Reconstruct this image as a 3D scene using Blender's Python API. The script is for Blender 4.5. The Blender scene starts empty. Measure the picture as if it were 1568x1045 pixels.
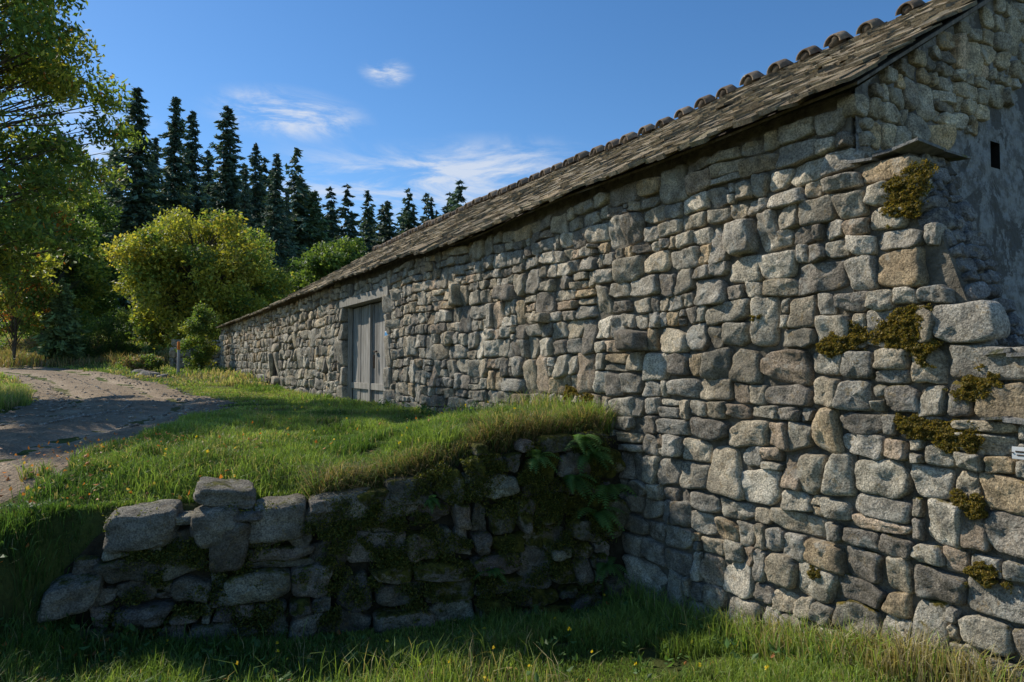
import bpy, math, numpy as np
from mathutils import Vector
R=np.random.default_rng(7)
sc=bpy.context.scene
sc.view_settings.view_transform='Standard'; sc.view_settings.look='None'; sc.view_settings.exposure=0
# ---------------------------------------------------------------- helpers
def sm(t): t=np.clip(t,0,1); return t*t*(3-2*t)
def h3(i,j,k):
    n=np.sin(i*127.1+j*311.7+k*74.7)*43758.5453
    return n-np.floor(n)
def vn(x,y,z=0.0):
    x=np.asarray(x,float);y=np.asarray(y,float);z=np.asarray(z,float)+0*x
    xi,yi,zi=np.floor(x),np.floor(y),np.floor(z)
    u,v,w=sm(x-xi),sm(y-yi),sm(z-zi)
    r=0
    for a in (0,1):
        for b in (0,1):
            for c in (0,1):
                r=r+h3(xi+a,yi+b,zi+c)*(u if a else 1-u)*(v if b else 1-v)*(w if c else 1-w)
    return r*2-1
def fb(x,y,z=0.0,o=3):
    r=0;a=1;t=0
    for i in range(o):
        r=r+a*vn(x*2**i+i*17.3,y*2**i+i*5.1,np.asarray(z)*2**i);t+=a;a*=.5
    return r/t
def mesh(name,V,F,mat=None,col=None,smooth=False,parent=None,link=True):
    V=np.asarray(V,float)
    Fs=F if isinstance(F,list) else [F]
    me=bpy.data.meshes.new(name)
    me.vertices.add(len(V)); me.vertices.foreach_set('co',V.ravel())
    tot=sum(f.size for f in Fs); npf=sum(len(f) for f in Fs)
    me.loops.add(tot); me.loops.foreach_set('vertex_index',np.concatenate([f.ravel() for f in Fs]).astype(np.int32))
    me.polygons.add(npf)
    ln=np.concatenate([np.full(len(f),f.shape[1]) for f in Fs])
    me.polygons.foreach_set('loop_start',(np.cumsum(ln)-ln).astype(np.int32))
    me.update(calc_edges=True)
    me.polygons.foreach_set('use_smooth',np.full(npf,bool(smooth)))
    if col is not None:
        col=np.asarray(col,float)
        if col.shape[1]==3: col=np.c_[col,np.ones(len(col))]
        a=me.color_attributes.new('Col','FLOAT_COLOR','POINT'); a.data.foreach_set('color',col.ravel())
    if mat: me.materials.append(mat)
    o=bpy.data.objects.new(name,me)
    if link: sc.collection.objects.link(o)
    if parent: o.parent=parent
    return o
def empty(name):
    o=bpy.data.objects.new(name,None); sc.collection.objects.link(o); return o
def boxes(C,H,AX):
    s=np.array([[-1,-1,-1],[1,-1,-1],[1,1,-1],[-1,1,-1],[-1,-1,1],[1,-1,1],[1,1,1],[-1,1,1]],float)
    V=C[:,None,:]+np.einsum('nvk,nkj->nvj',s[None]*H[:,None,:],AX)
    f=np.array([[0,3,2,1],[4,5,6,7],[0,1,5,4],[1,2,6,5],[2,3,7,6],[3,0,4,7]])
    F=(f[None]+8*np.arange(len(C))[:,None,None]).reshape(-1,4)
    return V.reshape(-1,3),F
def tube(P,Rd,k=8):
    P=np.asarray(P,float);V=[];F=[]
    for i,p in enumerate(P):
        t=P[min(i+1,len(P)-1)]-P[max(i-1,0)];t/=np.linalg.norm(t)+1e-9
        a=np.cross(t,[.3,.9,.1]);a/=np.linalg.norm(a);b=np.cross(t,a)
        for j in range(k):
            g=2*math.pi*j/k;V.append(p+Rd[i]*(math.cos(g)*a+math.sin(g)*b))
    for i in range(len(P)-1):
        for j in range(k): F.append([i*k+j,i*k+(j+1)%k,(i+1)*k+(j+1)%k,(i+1)*k+j])
    return np.array(V),np.array(F)
class Acc:
    def __init__(s): s.V=[];s.F=[];s.C=[];s.n=0
    def add(s,V,F,C=None):
        V=np.asarray(V);s.V.append(V);s.F.append(np.asarray(F)+s.n);s.n+=len(V)
        if C is not None:
            C=np.asarray(C,float)
            if C.ndim==1:C=np.tile(C,(len(V),1))
            s.C.append(C)
    def obj(s,name,mat,**k):
        return mesh(name,np.concatenate(s.V),s.F,mat,np.concatenate(s.C) if s.C else None,**k)
# ---------------------------------------------------------------- materials
def newmat(name):
    m=bpy.data.materials.new(name);m.use_nodes=True;nt=m.node_tree;nt.nodes.clear()
    o=nt.nodes.new('ShaderNodeOutputMaterial');return m,nt,o
def nd(nt,t,ins=None,**kw):
    n=nt.nodes.new(t)
    for k,v in kw.items(): setattr(n,k,v)
    for k,v in (ins or {}).items():
        s=n.inputs[k]
        if isinstance(v,bpy.types.NodeSocket): nt.links.new(v,s)
        else: s.default_value=v
    return n
def mixc(nt,f,a,b,mode='MIX'):
    n=nt.nodes.new('ShaderNodeMix');n.data_type='RGBA';n.blend_type=mode
    for i,v in ((0,f),(6,a),(7,b)):
        if isinstance(v,bpy.types.NodeSocket): nt.links.new(v,n.inputs[i])
        else: n.inputs[i].default_value=v if i==0 else (v if len(v)==4 else (*v,1))
    return n.outputs[2]
def ramp(nt,f,lo,hi,a=0.0,b=1.0):
    n=nd(nt,'ShaderNodeMapRange',{0:f,1:lo,2:hi,3:a,4:b},interpolation_type='SMOOTHSTEP',clamp=True);return n.outputs[0]
def noise(nt,co,s,d=4,r=.6,dist=0):
    return nd(nt,'ShaderNodeTexNoise',{'Vector':co,'Scale':s,'Detail':d,'Roughness':r,'Distortion':dist}).outputs[0]
def mth(nt,op,a,b=0.0):
    return nd(nt,'ShaderNodeMath',{0:a,1:b},operation=op).outputs[0]
def stone_mat(name,mossc=(.105,.088,.022),bump=1.0,mossb=0.0,lich=.5,gold=(.28,.19,.08),lc=(.48,.46,.39)):
    m,nt,o=newmat(name);co=nd(nt,'ShaderNodeTexCoord').outputs['Object']
    at=nd(nt,'ShaderNodeAttribute',attribute_name='Col')
    c=at.outputs['Color']
    n1=noise(nt,co,8,4,.65);c=mixc(nt,1,c,mixc(nt,ramp(nt,n1,.3,.72),(.66,.64,.61),(1.32,1.3,1.27)),'MULTIPLY')
    n2=noise(nt,co,75,3,.8);c=mixc(nt,1,c,mixc(nt,ramp(nt,n2,.34,.66),(.5,.5,.5),(1.5,1.49,1.47)),'MULTIPLY')
    n3=noise(nt,co,6.2,5,.72,.4);c=mixc(nt,mth(nt,'MULTIPLY',ramp(nt,n3,.55,.64),lich),c,lc)
    n4=noise(nt,co,2.1,5,.68,.3);c=mixc(nt,mth(nt,'MULTIPLY',ramp(nt,n4,.48,.64),.5),c,(.10,.088,.068))
    n6=noise(nt,co,15,4,.7,.6);c=mixc(nt,mth(nt,'MULTIPLY',ramp(nt,n6,.58,.68),.5),c,gold)
    nz=nd(nt,'ShaderNodeSeparateXYZ',{0:nd(nt,'ShaderNodeNewGeometry').outputs['Normal']}).outputs[2]
    n5=noise(nt,co,5.5,5,.75)
    mf=mth(nt,'ADD',mth(nt,'ADD',mth(nt,'MULTIPLY',nz,.16),at.outputs['Alpha']),mth(nt,'ADD',n5,mossb))
    mf=ramp(nt,mf,.88,1.02)
    mc=mixc(nt,ramp(nt,n6,.35,.65),(mossc[0]*.5,mossc[1]*.5,mossc[2]*.5),(mossc[0]*1.9,mossc[1]*1.7,mossc[2]*1.3))
    c=mixc(nt,mf,c,mc)
    h=mth(nt,'ADD',mth(nt,'MULTIPLY',n2,.5),noise(nt,co,26,5,.75))
    b=nd(nt,'ShaderNodeBump',{'Strength':.95*bump,'Distance':.024,'Height':h})
    p=nd(nt,'ShaderNodeBsdfPrincipled',{'Base Color':c,'Roughness':.92,'Specular IOR Level':.2,'Normal':b.outputs[0]})
    nt.links.new(p.outputs[0],o.inputs[0]);return m
def simple_mat(name,c1,c2,scale=6,rough=.9,bump=.4,bs=40,attr=False,stretch=None,dist=.01,spots=None):
    m,nt,o=newmat(name);co=nd(nt,'ShaderNodeTexCoord').outputs['Object']
    if stretch: co=nd(nt,'ShaderNodeMapping',{'Vector':co,'Scale':stretch}).outputs[0]
    c=mixc(nt,ramp(nt,noise(nt,co,scale,4,.68),.3,.7),c1,c2)
    if spots: c=mixc(nt,mth(nt,'MULTIPLY',ramp(nt,noise(nt,co,4,5,.75),.52,.62),.8),c,spots)
    if attr: c=mixc(nt,1,c,nd(nt,'ShaderNodeAttribute',attribute_name='Col').outputs['Color'],'MULTIPLY')
    b=nd(nt,'ShaderNodeBump',{'Strength':bump,'Distance':dist,'Height':noise(nt,co,bs,4,.7)})
    p=nd(nt,'ShaderNodeBsdfPrincipled',{'Base Color':c,'Roughness':rough,'Specular IOR Level':.25,'Normal':b.outputs[0]})
    nt.links.new(p.outputs[0],o.inputs[0]);return m
def leaf_mat(name,trans=.35,rough=.55):
    m,nt,o=newmat(name)
    c=nd(nt,'ShaderNodeAttribute',attribute_name='Col').outputs['Color']
    p=nd(nt,'ShaderNodeBsdfPrincipled',{'Base Color':c,'Roughness':rough,'Specular IOR Level':.3})
    t=nd(nt,'ShaderNodeBsdfTranslucent',{'Color':mixc(nt,1,c,(1.6,1.6,.8),'MULTIPLY')})
    x=nd(nt,'ShaderNodeMixShader',{0:trans,1:p.outputs[0],2:t.outputs[0]})
    nt.links.new(x.outputs[0],o.inputs[0]);return m
M_wall=stone_mat('granite_wall')
M_ret=stone_mat('mossy_granite',(.075,.08,.018),1.3,.27,.3,lc=(.33,.315,.26))
M_mortar=simple_mat('mortar',(.085,.073,.054),(.20,.172,.128),8,bump=1,bs=30,dist=.03)
M_dirt=simple_mat('soil',(.02,.017,.011),(.06,.05,.03),8,bump=1,bs=25,dist=.03)
M_dark=simple_mat('dark_interior',(.01,.008,.006),(.02,.017,.013),8,bump=0)
M_leaf=leaf_mat('leaf',.4); M_grass=leaf_mat('grass_blade',.4,.5); M_needle=leaf_mat('needle',.15,.7)
M_bark=simple_mat('bark',(.05,.04,.03),(.15,.13,.10),12,bump=1,bs=30,dist=.03)
M_tile=simple_mat('lichen_roof_stone',(.23,.18,.12),(.45,.36,.24),14,bump=1.2,bs=60,attr=True,dist=.03,spots=(.38,.30,.16))
M_slab=simple_mat('slate_ledge',(.10,.098,.09),(.22,.21,.19),9,bump=1,bs=50,attr=True,dist=.02,spots=(.12,.11,.03))
M_cap=simple_mat('clay_tile',(.15,.115,.085),(.34,.265,.19),9,bump=.8,bs=50,attr=True,spots=(.22,.19,.13))
M_wood=simple_mat('weathered_wood',(.2,.19,.17),(.42,.40,.37),3,bump=.6,bs=20,attr=True,stretch=(9,9,.7))
# ---------------------------------------------------------------- frames / terrain
c30,s30=math.cos(math.radians(30)),.5
P0=np.array([.9,6.42]);D=np.array([-s30,c30]);Nn=np.array([-c30,-s30])
def W(s,u,z):
    s,u,z=np.broadcast_arrays(np.asarray(s,float),np.asarray(u,float),np.asarray(z,float))
    return np.stack([P0[0]+D[0]*s-Nn[0]*u,P0[1]+D[1]*s-Nn[1]*u,z],-1)
A=np.array([-3.05,5.2]);w=np.array([.955,.295]);rn=np.array([-.295,.955])
def qa(x,y): return (x-A[0])*rn[0]+(y-A[1])*rn[1],(x-A[0])*w[0]+(y-A[1])*w[1]
road_pts=np.array([[-3.4,-6],[-4.7,0],[-5.3,4],[-5.45,6.5],[-5.8,9],[-6.7,12],[-8.6,15],[-11.6,19],[-16.0,24.3],[-21,29.3],[-28,34.5],[-42,42]],float)
def catmull(P,n=14):
    out=[]
    Q=np.vstack([2*P[0]-P[1],P,2*P[-1]-P[-2]])
    for i in range(1,len(Q)-2):
        for k in range(n):
            t=k/n;p0,p1,p2,p3=Q[i-1:i+3]
            out.append(.5*((2*p1)+(-p0+p2)*t+(2*p0-5*p1+4*p2-p3)*t*t+(-p0+3*p1-3*p2+p3)*t**3))
    out.append(P[-1]);return np.array(out)
RC=catmull(road_pts)
def roadd(x,y):
    sh=x.shape;x=x.ravel();y=y.ravel();d=np.full(len(x),1e9)
    for c in RC[::2]: d=np.minimum(d,(x-c[0])**2+(y-c[1])**2)
    return np.sqrt(d).reshape(sh)
def terr(x,y):
    q,a=qa(x,y)
    wd=.08+3.8*sm((-a-.12)/1.1)
    t=sm((q+.12+wd)/wd)
    zl=.02+.38*sm((x-.8)/1.6)*sm((5.9-y)/2.2)+.16*sm((-1.5-x)/2)+.03*fb(x*.9,y*.9)+.48*sm((-a+.15)/1.2)
    qq=np.maximum(q,0)
    zt=1.4-.36*np.exp(-qq/.75)*(1-sm((x+1.7)/1.7))+.17*np.exp(-((x-.2)**2+(y-7.0)**2)/1.8)
    zt=zt+.045*fb(x*.8,y*.8)*sm((qq)/.5)
    zt=zt-.14*sm((-3.4-x)/1.2)*sm((9-y)/4)
    far=sm((y-28)/42)*3.3+np.clip(y-75,0,160)*.1+ .5*fb(x*.06,y*.06)*sm((y-22)/20)
    far=far+.45*sm((y-14)/14)*sm((-x-4)/5)
    return zl*(1-t)+(zt+far)*t
# ---------------------------------------------------------------- ground sheet
def axis(c,near,far,n1,n2):
    a=np.linspace(-near,near,n1);b=np.geomspace(near,far,n2)[1:]
    return np.concatenate([c-b[::-1],c+a,c+b])
gx=axis(-1.5,7,600,190,60);gy=axis(6,6,600,170,70)
X,Y=np.meshgrid(gx,gy);Z=terr(X,Y)
rd=roadd(X,Y);Z=Z-.05*sm((1.75-rd)/.5)
nx,ny=len(gx),len(gy);ii=np.arange(nx*ny).reshape(ny,nx)
F=np.stack([ii[:-1,:-1],ii[:-1,1:],ii[1:,1:],ii[1:,:-1]],-1).reshape(-1,4)
m,nt,o=newmat('ground_turf');co=nd(nt,'ShaderNodeTexCoord').outputs['Object']
c=mixc(nt,ramp(nt,noise(nt,co,3,5,.7),.35,.65),(.05,.07,.017),(.12,.15,.035))
c=mixc(nt,mth(nt,'MULTIPLY',ramp(nt,noise(nt,co,.25,5,.6),.45,.65),.7),c,(.19,.16,.07))
c=mixc(nt,mth(nt,'MULTIPLY',ramp(nt,noise(nt,co,30,4,.7),.5,.7),.5),c,(.045,.038,.018))
b=nd(nt,'ShaderNodeBump',{'Strength':1,'Distance':.05,'Height':noise(nt,co,20,5,.8)})
p=nd(nt,'ShaderNodeBsdfPrincipled',{'Base Color':c,'Roughness':1,'Specular IOR Level':.1,'Normal':b.outputs[0]})
nt.links.new(p.outputs[0],o.inputs[0])
mesh('ground',np.stack([X,Y,Z],-1).reshape(-1,3),F,m,smooth=True)
RC2=np.stack([np.interp(np.linspace(0,1,700),np.linspace(0,1,len(RC)),RC[:,k]) for k in (0,1)],-1)
T=np.gradient(RC2,axis=0);T/=np.linalg.norm(T,axis=1)[:,None];Nr=np.stack([-T[:,1],T[:,0]],-1)
off=np.linspace(-1.75,1.75,64)
wob=.14*vn(np.arange(700)*.036,0*np.arange(700)+3.)
RX=RC2[:,0:1]+Nr[:,0:1]*(off[None]*(1+wob[:,None]));RY=RC2[:,1:2]+Nr[:,1:2]*(off[None]*(1+wob[:,None]))
rut=np.exp(-((abs(off)-.78)/.24)**2)[None]+0*RX
RZ=terr(RX,RY)-.002-.05*rut+.016*fb(RX*3,RY*3)+.012*vn(RX*11,RY*11)-.04*sm((abs(off)-1.5)/.2)[None]
ii=np.arange(700*64).reshape(700,64);F=np.stack([ii[:-1,:-1],ii[:-1,1:],ii[1:,1:],ii[1:,:-1]],-1).reshape(-1,4)
m,nt,o=newmat('gravel');co=nd(nt,'ShaderNodeTexCoord').outputs['Object']
c=mixc(nt,ramp(nt,noise(nt,co,1.6,5,.65),.35,.65),(.33,.24,.155),(.52,.40,.27))
c=mixc(nt,nd(nt,'ShaderNodeAttribute',attribute_name='Col').outputs['Fac'],mixc(nt,.55,c,(.21,.155,.095)),mixc(nt,.3,c,(.64,.52,.38)))
v=nd(nt,'ShaderNodeTexVoronoi',{'Vector':co,'Scale':26.0,'Randomness':1.0})
c=mixc(nt,.45,c,mixc(nt,ramp(nt,v.outputs['Distance'],.1,.5),(1.25,1.25,1.25),(.5,.47,.43)),'MULTIPLY')
c=mixc(nt,mth(nt,'MULTIPLY',ramp(nt,noise(nt,co,45,4,.8),.5,.66),.6),c,(.19,.14,.09))
b=nd(nt,'ShaderNodeBump',{'Strength':1,'Distance':.035,'Height':mth(nt,'ADD',noise(nt,co,16,6,.8),mth(nt,'MULTIPLY',v.outputs['Distance'],-.6))})
p=nd(nt,'ShaderNodeBsdfPrincipled',{'Base Color':c,'Roughness':.95,'Specular IOR Level':.2,'Normal':b.outputs[0]})
nt.links.new(p.outputs[0],o.inputs[0])
rc=np.clip(rut*.9+.35*fb(RX*1.2,RY*1.2)+.15,0,1).reshape(-1,1)
mesh('dirt_road',np.stack([RX,RY,RZ],-1).reshape(-1,3),F,m,np.repeat(rc,3,1),smooth=True)
a=Acc()
def lump(c,r,seed,k=7,l=9,flat=.6,amp=.25):
    th=np.linspace(0,math.pi,k);ph=np.arange(l)*2*math.pi/l
    TH,PH=np.meshgrid(th,ph,indexing='ij')
    d=np.stack([np.sin(TH)*np.cos(PH),np.sin(TH)*np.sin(PH),np.cos(TH)],-1)
    rr=1+amp*fb(d[...,0]*1.7+seed,d[...,1]*1.7,d[...,2]*1.7+seed)*2
    V=(d*rr[...,None]*np.asarray(r)).reshape(-1,3)+c
    i=np.arange(k*l).reshape(k,l);j=np.roll(i,-1,1)
    F=np.stack([i[:-1],i[1:],j[1:],j[:-1]],-1).reshape(-1,4)
    return V,F
for k in range(1500):
    i=R.integers(230,520);o_=R.choice([-1,1,1e-9])*R.uniform(.9,1.75)+R.uniform(-.5,.5)*(R.random()<.4);x=RC2[i,0]+Nr[i,0]*o_;y=RC2[i,1]+Nr[i,1]*o_
    s=R.uniform(.008,.032);z=float(terr(np.array([x]),np.array([y]))[0])
    V,F=lump([x,y,z],[s*1.3,s,s*.6],k,5,6);g=R.uniform(.22,.5);a.add(V,F,[g,g*.9,g*.76,-.5])
a.obj('gravel_stones',M_wall,smooth=True)
# ---------------------------------------------------------------- stone walls
def layout(s0,s1,z0,z1,bh,sw,rng,tall=.2):
    Q=[];z=z0
    while z<z1:
        H=rng.uniform(.75,1.3)*bh;s=s0+rng.uniform(-.3,0)
        while s<s1:
            if rng.random()<tall:
                ww=sw*rng.uniform(.85,1.5);Q.append((s,s+ww,z,z+H));s+=ww
            else:
                Wd=sw*rng.uniform(1.3,3.6);f=rng.uniform(.33,.67)
                for (za,zb) in ((z,z+H*f),(z+H*f,z+H)):
                    n=max(1,int(round(Wd/sw*rng.uniform(.75,1.35)*(.8+.35*(zb-za<H*.42)))));r=rng.uniform(.45,1.6,n);r=np.cumsum(r)/r.sum();p=0
                    for e in r:
                        a_,b_=s+p*Wd,s+e*Wd
                        if rng.random()<.07 and (zb-za)>.15:
                            mz=za+(zb-za)*rng.uniform(.35,.65);Q.append((a_,b_,za,mz));Q.append((a_,b_,mz,zb))
                        elif rng.random()<.06 and (b_-a_)>.2:
                            mx=a_+(b_-a_)*rng.uniform(.65,.8);mz=za+(zb-za)*.5
                            Q.append((a_,mx,za,zb));Q.append((mx,b_,za,mz));Q.append((mx,b_,mz,zb))
                        else: Q.append((a_,b_,za,zb))
                        p=e
                s+=Wd
        z+=H
    return np.array(Q)
def stones(Q,frame,rng,gap=.006,dep=(.01,.05),K=24,warp=(.06,.075),colf=None,fine=1.0,jit=.24,prot=None,cut=.45,back=-.11,lob=.65,rough_edge=.024):
    n=len(Q)
    sa,sb,za,zb=Q.T
    C=np.stack([np.stack([sa+gap,za+gap],-1),np.stack([sb-gap,za+gap],-1),np.stack([sb-gap,zb-gap],-1),np.stack([sa+gap,zb-gap],-1)],1)
    size=np.minimum(sb-sa,zb-za)
    C=C+rng.uniform(-1,1,C.shape)*size[:,None,None]*jit*.5
    ke=K//4;B=np.zeros((n,K,2))
    for e in range(4):
        for k in range(ke):
            t=k/ke;B[:,e*ke+k]=C[:,e]*(1-t)+C[:,(e+1)%4]*t
    cen=B.mean(1)
    an=np.arange(K)*2*math.pi/K
    lobe=1+lob*(.045*np.sin(an[None]*2+rng.uniform(0,6,(n,1)))+.04*np.sin(an[None]*3+rng.uniform(0,6,(n,1)))+.035*np.sin(an[None]*5+rng.uniform(0,6,(n,1))))
    B=cen[:,None]+(B-cen[:,None])*(lobe[...,None]+.01)
    B+=rng.normal(0,1,B.shape)*size[:,None,None]*rough_edge
    B=.5*B+.25*np.roll(B,1,1)+.25*np.roll(B,-1,1)
    cc=rng.random((n,4))<cut*.5
    for e in range(4):
        k=e*ke;amt=(cc[:,e]*rng.uniform(.08,.28,n))[:,None]
        for dk,wg in ((0,1),(-1,.6),(1,.6)):
            B[:,(k+dk)%K]+=(cen-B[:,(k+dk)%K])*amt*wg
    fr=np.array([1,1,.97,.92,.76,.48,.22]);hp=np.array([-99,-.3,.5,.92,1.03,1.06,1.08])
    nr=len(fr)
    Pp=cen[:,None,None]+(B-cen[:,None])[:,None]*fr[None,:,None,None]
    Pp=np.concatenate([Pp.reshape(n,nr*K,2),cen[:,None]],1)
    dd=rng.uniform(dep[0],dep[1],n)
    if prot is not None: dd=prot(cen,dd)
    tilt=rng.normal(0,.12,(n,2))
    H=np.concatenate([np.repeat(hp,K),[1.08]])[None]*dd[:,None]
    rel=Pp-cen[:,None];H2=(rel*tilt[:,None]).sum(-1)
    ss=Pp[...,0]+warp[0]*fb(Pp[...,0]*.9,Pp[...,1]*1.2,1.5,3);zz=Pp[...,1]+warp[1]*fb(Pp[...,0]*.8+9,Pp[...,1]*1.0,3.1,3)
    idr=np.arange(n)[:,None]*3.7
    nz=.018*fine*fb(ss*13+idr,zz*13,idr,2)+.009*fine*vn(ss*45,zz*45,idr)
    ridge=np.abs(fb(ss*7+idr,zz*7,idr+5,2))*.034*fine
    bk=np.zeros(nr*K+1,bool);bk[:K]=True
    H=np.where(bk[None],back,H+H2+nz-ridge)
    V=frame(ss,zz,H)
    i=np.arange(nr*K).reshape(nr,K);j=np.roll(i,-1,1)
    f4=np.stack([i[:-1],j[:-1],j[1:],i[1:]],-1).reshape(-1,4)
    f3=np.stack([i[-1],j[-1],np.full(K,nr*K)],-1)
    o_=(np.arange(n)*(nr*K+1))[:,None,None]
    F=[(f4[None]+o_).reshape(-1,4),(f3[None]+o_).reshape(-1,3)]
    col=colf(cen,rng);col=np.repeat(col,nr*K+1,0)
    return V.reshape(-1,3),F,col
def wallframe(ss,zz,H): return W(ss,-H,zz)
def colmain(c,rng):
    n=len(c);pal=np.array([[.37,.335,.265],[.42,.36,.265],[.345,.32,.27],[.50,.455,.37],[.40,.315,.23],[.23,.205,.17],[.43,.335,.215]])
    up=sm((c[:,1]-1.8)/1.8)
    pr=rng.random(n);k=np.where(pr<.26,0,np.where(pr<.42,1,np.where(pr<.66,2,np.where(pr<.76,3,np.where(pr<.81,4,np.where(pr<.94,5,6))))))
    v=pal[k]*rng.uniform(.76,1.22,(n,1))*(1.0+.14*up[:,None]*np.array([1.25,1.0,.75]))
    moss=-.13+.22*sm((1.3-c[:,1])/1.3)*sm((1.0-c[:,0])/2)+.30*sm((-1.7-c[:,0])/1.0)*sm((3.2-c[:,1])/1.0)+rng.normal(0,.07,n)
    return np.c_[v,moss]
farm=empty('stone_farm_building')
eave=lambda s:3.80-.07*np.exp(-((s-2.8)/2.2)**2)+.015*np.sin(s*1.7)
def rightedge(z): return np.interp(z,[0,2.14,2.15,2.42,2.94,3.355,3.37,3.9],[-5.4,-5.4,-3.30,-3.17,-3.0,-2.86,-2.56,-2.56])
rng=np.random.default_rng(3)
Q=layout(-5.4,9.6,-.25,4.1,.34,.205,rng)
cs=(Q[:,0]+Q[:,1])/2;cz=(Q[:,2]+Q[:,3])/2
gz=np.where(cs<.1,-.3,1.15)
keep=(cz<eave(cs)-.02)&(cs>rightedge(cz)+.06)&(cz>gz)&~((cs>5.86)&(cs<8.95)&(cz<3.5))
Q=Q[keep]
prs=[(-.43,2.27,.17),(-1.5,3.1,.15),(1.9,2.95,.10),(3.4,3.1,.12),(1.05,2.62,.14),(3.55,2.45,.1),(.2,3.25,.12),(-1.62,2.95,.1),(2.4,2.35,.08),(-.9,1.35,.1)]
def protf(c,d):
    for (s,z,p) in prs:
        k=np.argmin((c[:,0]-s)**2+(c[:,1]-z)**2);d[k]=p
    return d
V,F,C=stones(Q,wallframe,rng,K=28,colf=colmain,prot=protf)
mesh('near_wall_stones',V,F,M_wall,C,smooth=True,parent=farm)
Q=layout(9.6,27.6,1.05,4.1,.42,.3,rng)
cs=(Q[:,0]+Q[:,1])/2;cz=(Q[:,2]+Q[:,3])/2
Q=Q[(cz<eave(cs)-.02)&~((abs(cs-15.8)<.62)&(abs(cz-2.15)<.58))]
V,F,C=stones(Q,wallframe,rng,K=12,colf=colmain,fine=1.3)
mesh('far_wall_stones',V,F,M_wall,C,smooth=True,parent=farm)
def ashlar(L,name,mat=M_wall,col=(.38,.34,.27,-.2),K=24,dep=(.03,.045)):
    Q=np.array(L,float);V,F,C=stones(Q,wallframe,rng,gap=.004,jit=.04,warp=(0,0),K=K,dep=dep,cut=0,lob=.2,rough_edge=.01,colf=lambda c,r:np.tile(np.array(col),(len(c),1))*np.c_[np.tile(r.uniform(.85,1.15,(len(c),1)),(1,3)),np.ones(len(c))],fine=.5)
    return mesh(name,V,F,mat,C,smooth=True,parent=farm)
L=[];z=1.2
for k,h in enumerate((.5,.38,.55,.36,.33)):
    ww=(.34,.22)[k%2];L.append((6.15-ww,6.15,z,z+h));L.append((8.65,8.65+ww,z,z+h));z+=h
ashlar(L,'door_jamb_stones')
ashlar([(15.12,15.42,1.8,2.5),(16.18,16.45,1.8,2.5),(15.15,16.4,2.5,2.76),(15.15,16.4,1.56,1.8)],'window_surround',K=12,dep=(.05,.06),col=(.46,.40,.31,-.3))
ax=np.array([[D[0],D[1],0],[-Nn[0],-Nn[1],0],[0,0,1]])
def wb(name,lst,mat,col=(1,1,1)):
    C=np.array([W((a+b)/2,(u0+u1)/2,(z0+z1)/2) for a,b,u0,u1,z0,z1 in lst]);H=np.array([[(b-a)/2,(u1-u0)/2,(z1-z0)/2] for a,b,u0,u1,z0,z1 in lst])
    V,F=boxes(C,H,np.tile(ax,(len(lst),1,1)))
    cc=np.array(col,float)
    if cc.ndim==1: cc=np.tile(cc,(len(lst),1))
    o=mesh(name,V,F,mat,np.repeat(cc,8,0),parent=farm)
    bv=o.modifiers.new('b','BEVEL');bv.width=.006;bv.segments=2
    return o
wb('wall_core',[(-2.47,6.12,.03,.6,-.4,3.86),(6.12,8.68,.03,.6,3.46,3.86),(8.68,15.42,.03,.6,.8,3.9),(15.42,16.18,.03,.6,.8,1.8),(15.42,16.18,.03,.6,2.5,3.9),(16.18,27.5,.03,.6,.8,3.9),(6.12,8.68,.32,.6,.8,3.46)],M_mortar)
wb('window_dark_fill',[(15.42,15.79,.10,.14,1.8,2.5),(15.81,16.18,.10,.14,1.8,2.5),(15.42,16.18,.15,.6,1.8,2.5)],M_dark)  # leaves and backing, near-black to paint the shade inside the window opening
wb('wooden_lintel',[(5.95,8.85,-.045,.2,3.29,3.455)],M_wood,(1.0,.96,.88))
pl=[];pc=[];s=6.19
while s<8.6:
    ww=R.uniform(.13,.19);e=min(s+ww,8.62)
    pl.append((s,e-.008,.17+R.uniform(0,.012),.21,1.38+R.uniform(0,.03),3.27));g=R.uniform(.7,1.15);pc.append((g,g*.97,g*.92));s=e
wb('wooden_barn_door',pl,M_wood,pc)
wb('door_rails',[(6.2,7.38,.135,.165,1.65,1.77),(7.42,8.6,.135,.165,1.65,1.77),(7.36,7.44,.12,.168,1.4,3.26),(6.155,6.19,.08,.17,1.38,3.285),(8.62,8.648,.08,.17,1.38,3.285)],M_wood,(1.1,1.05,.97))
M_paper=simple_mat('notice_paper',(.62,.66,.7),(.75,.77,.78),5,bump=0);M_blue=simple_mat('notice_blue',(.1,.3,.55),(.12,.35,.6),5,bump=0)
wb('door_notice',[(6.42,6.64,.155,.165,2.35,2.72)],M_paper);wb('door_notice_header',[(6.43,6.63,.150,.1545,2.60,2.70)],M_blue)
M_iron=simple_mat('rusty_iron',(.03,.025,.02),(.09,.05,.03),20,rough=.7)
wb('door_handle',[(7.1,7.13,.10,.135,2.05,2.3),(7.04,7.19,.125,.16,2.35,2.38)],M_iron)
wb('door_sill',[(6.1,8.7,-.06,.3,1.28,1.38)],M_mortar,(1,1,1))
zs=[-.4,2.12,2.15,2.42,2.94,3.355];se=[-5.4,-5.4,-3.3,-3.17,-3.0,-2.86]
U0,U1=.03,.44
V=[];
for z,s in zip(zs,se): V+= [W(s+.03,U0,z),W(s+.03,U1,z),W(-2.48,U1,z),W(-2.48,U0,z)]
F=[]
for i in range(len(zs)-1):
    for j in range(4): F.append([i*4+j,i*4+(j+1)%4,i*4+4+(j+1)%4,i*4+4+j])
F.append([20,21,22,23]);mesh('buttress_core',np.array(V),np.array(F),M_mortar,parent=farm)
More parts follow.
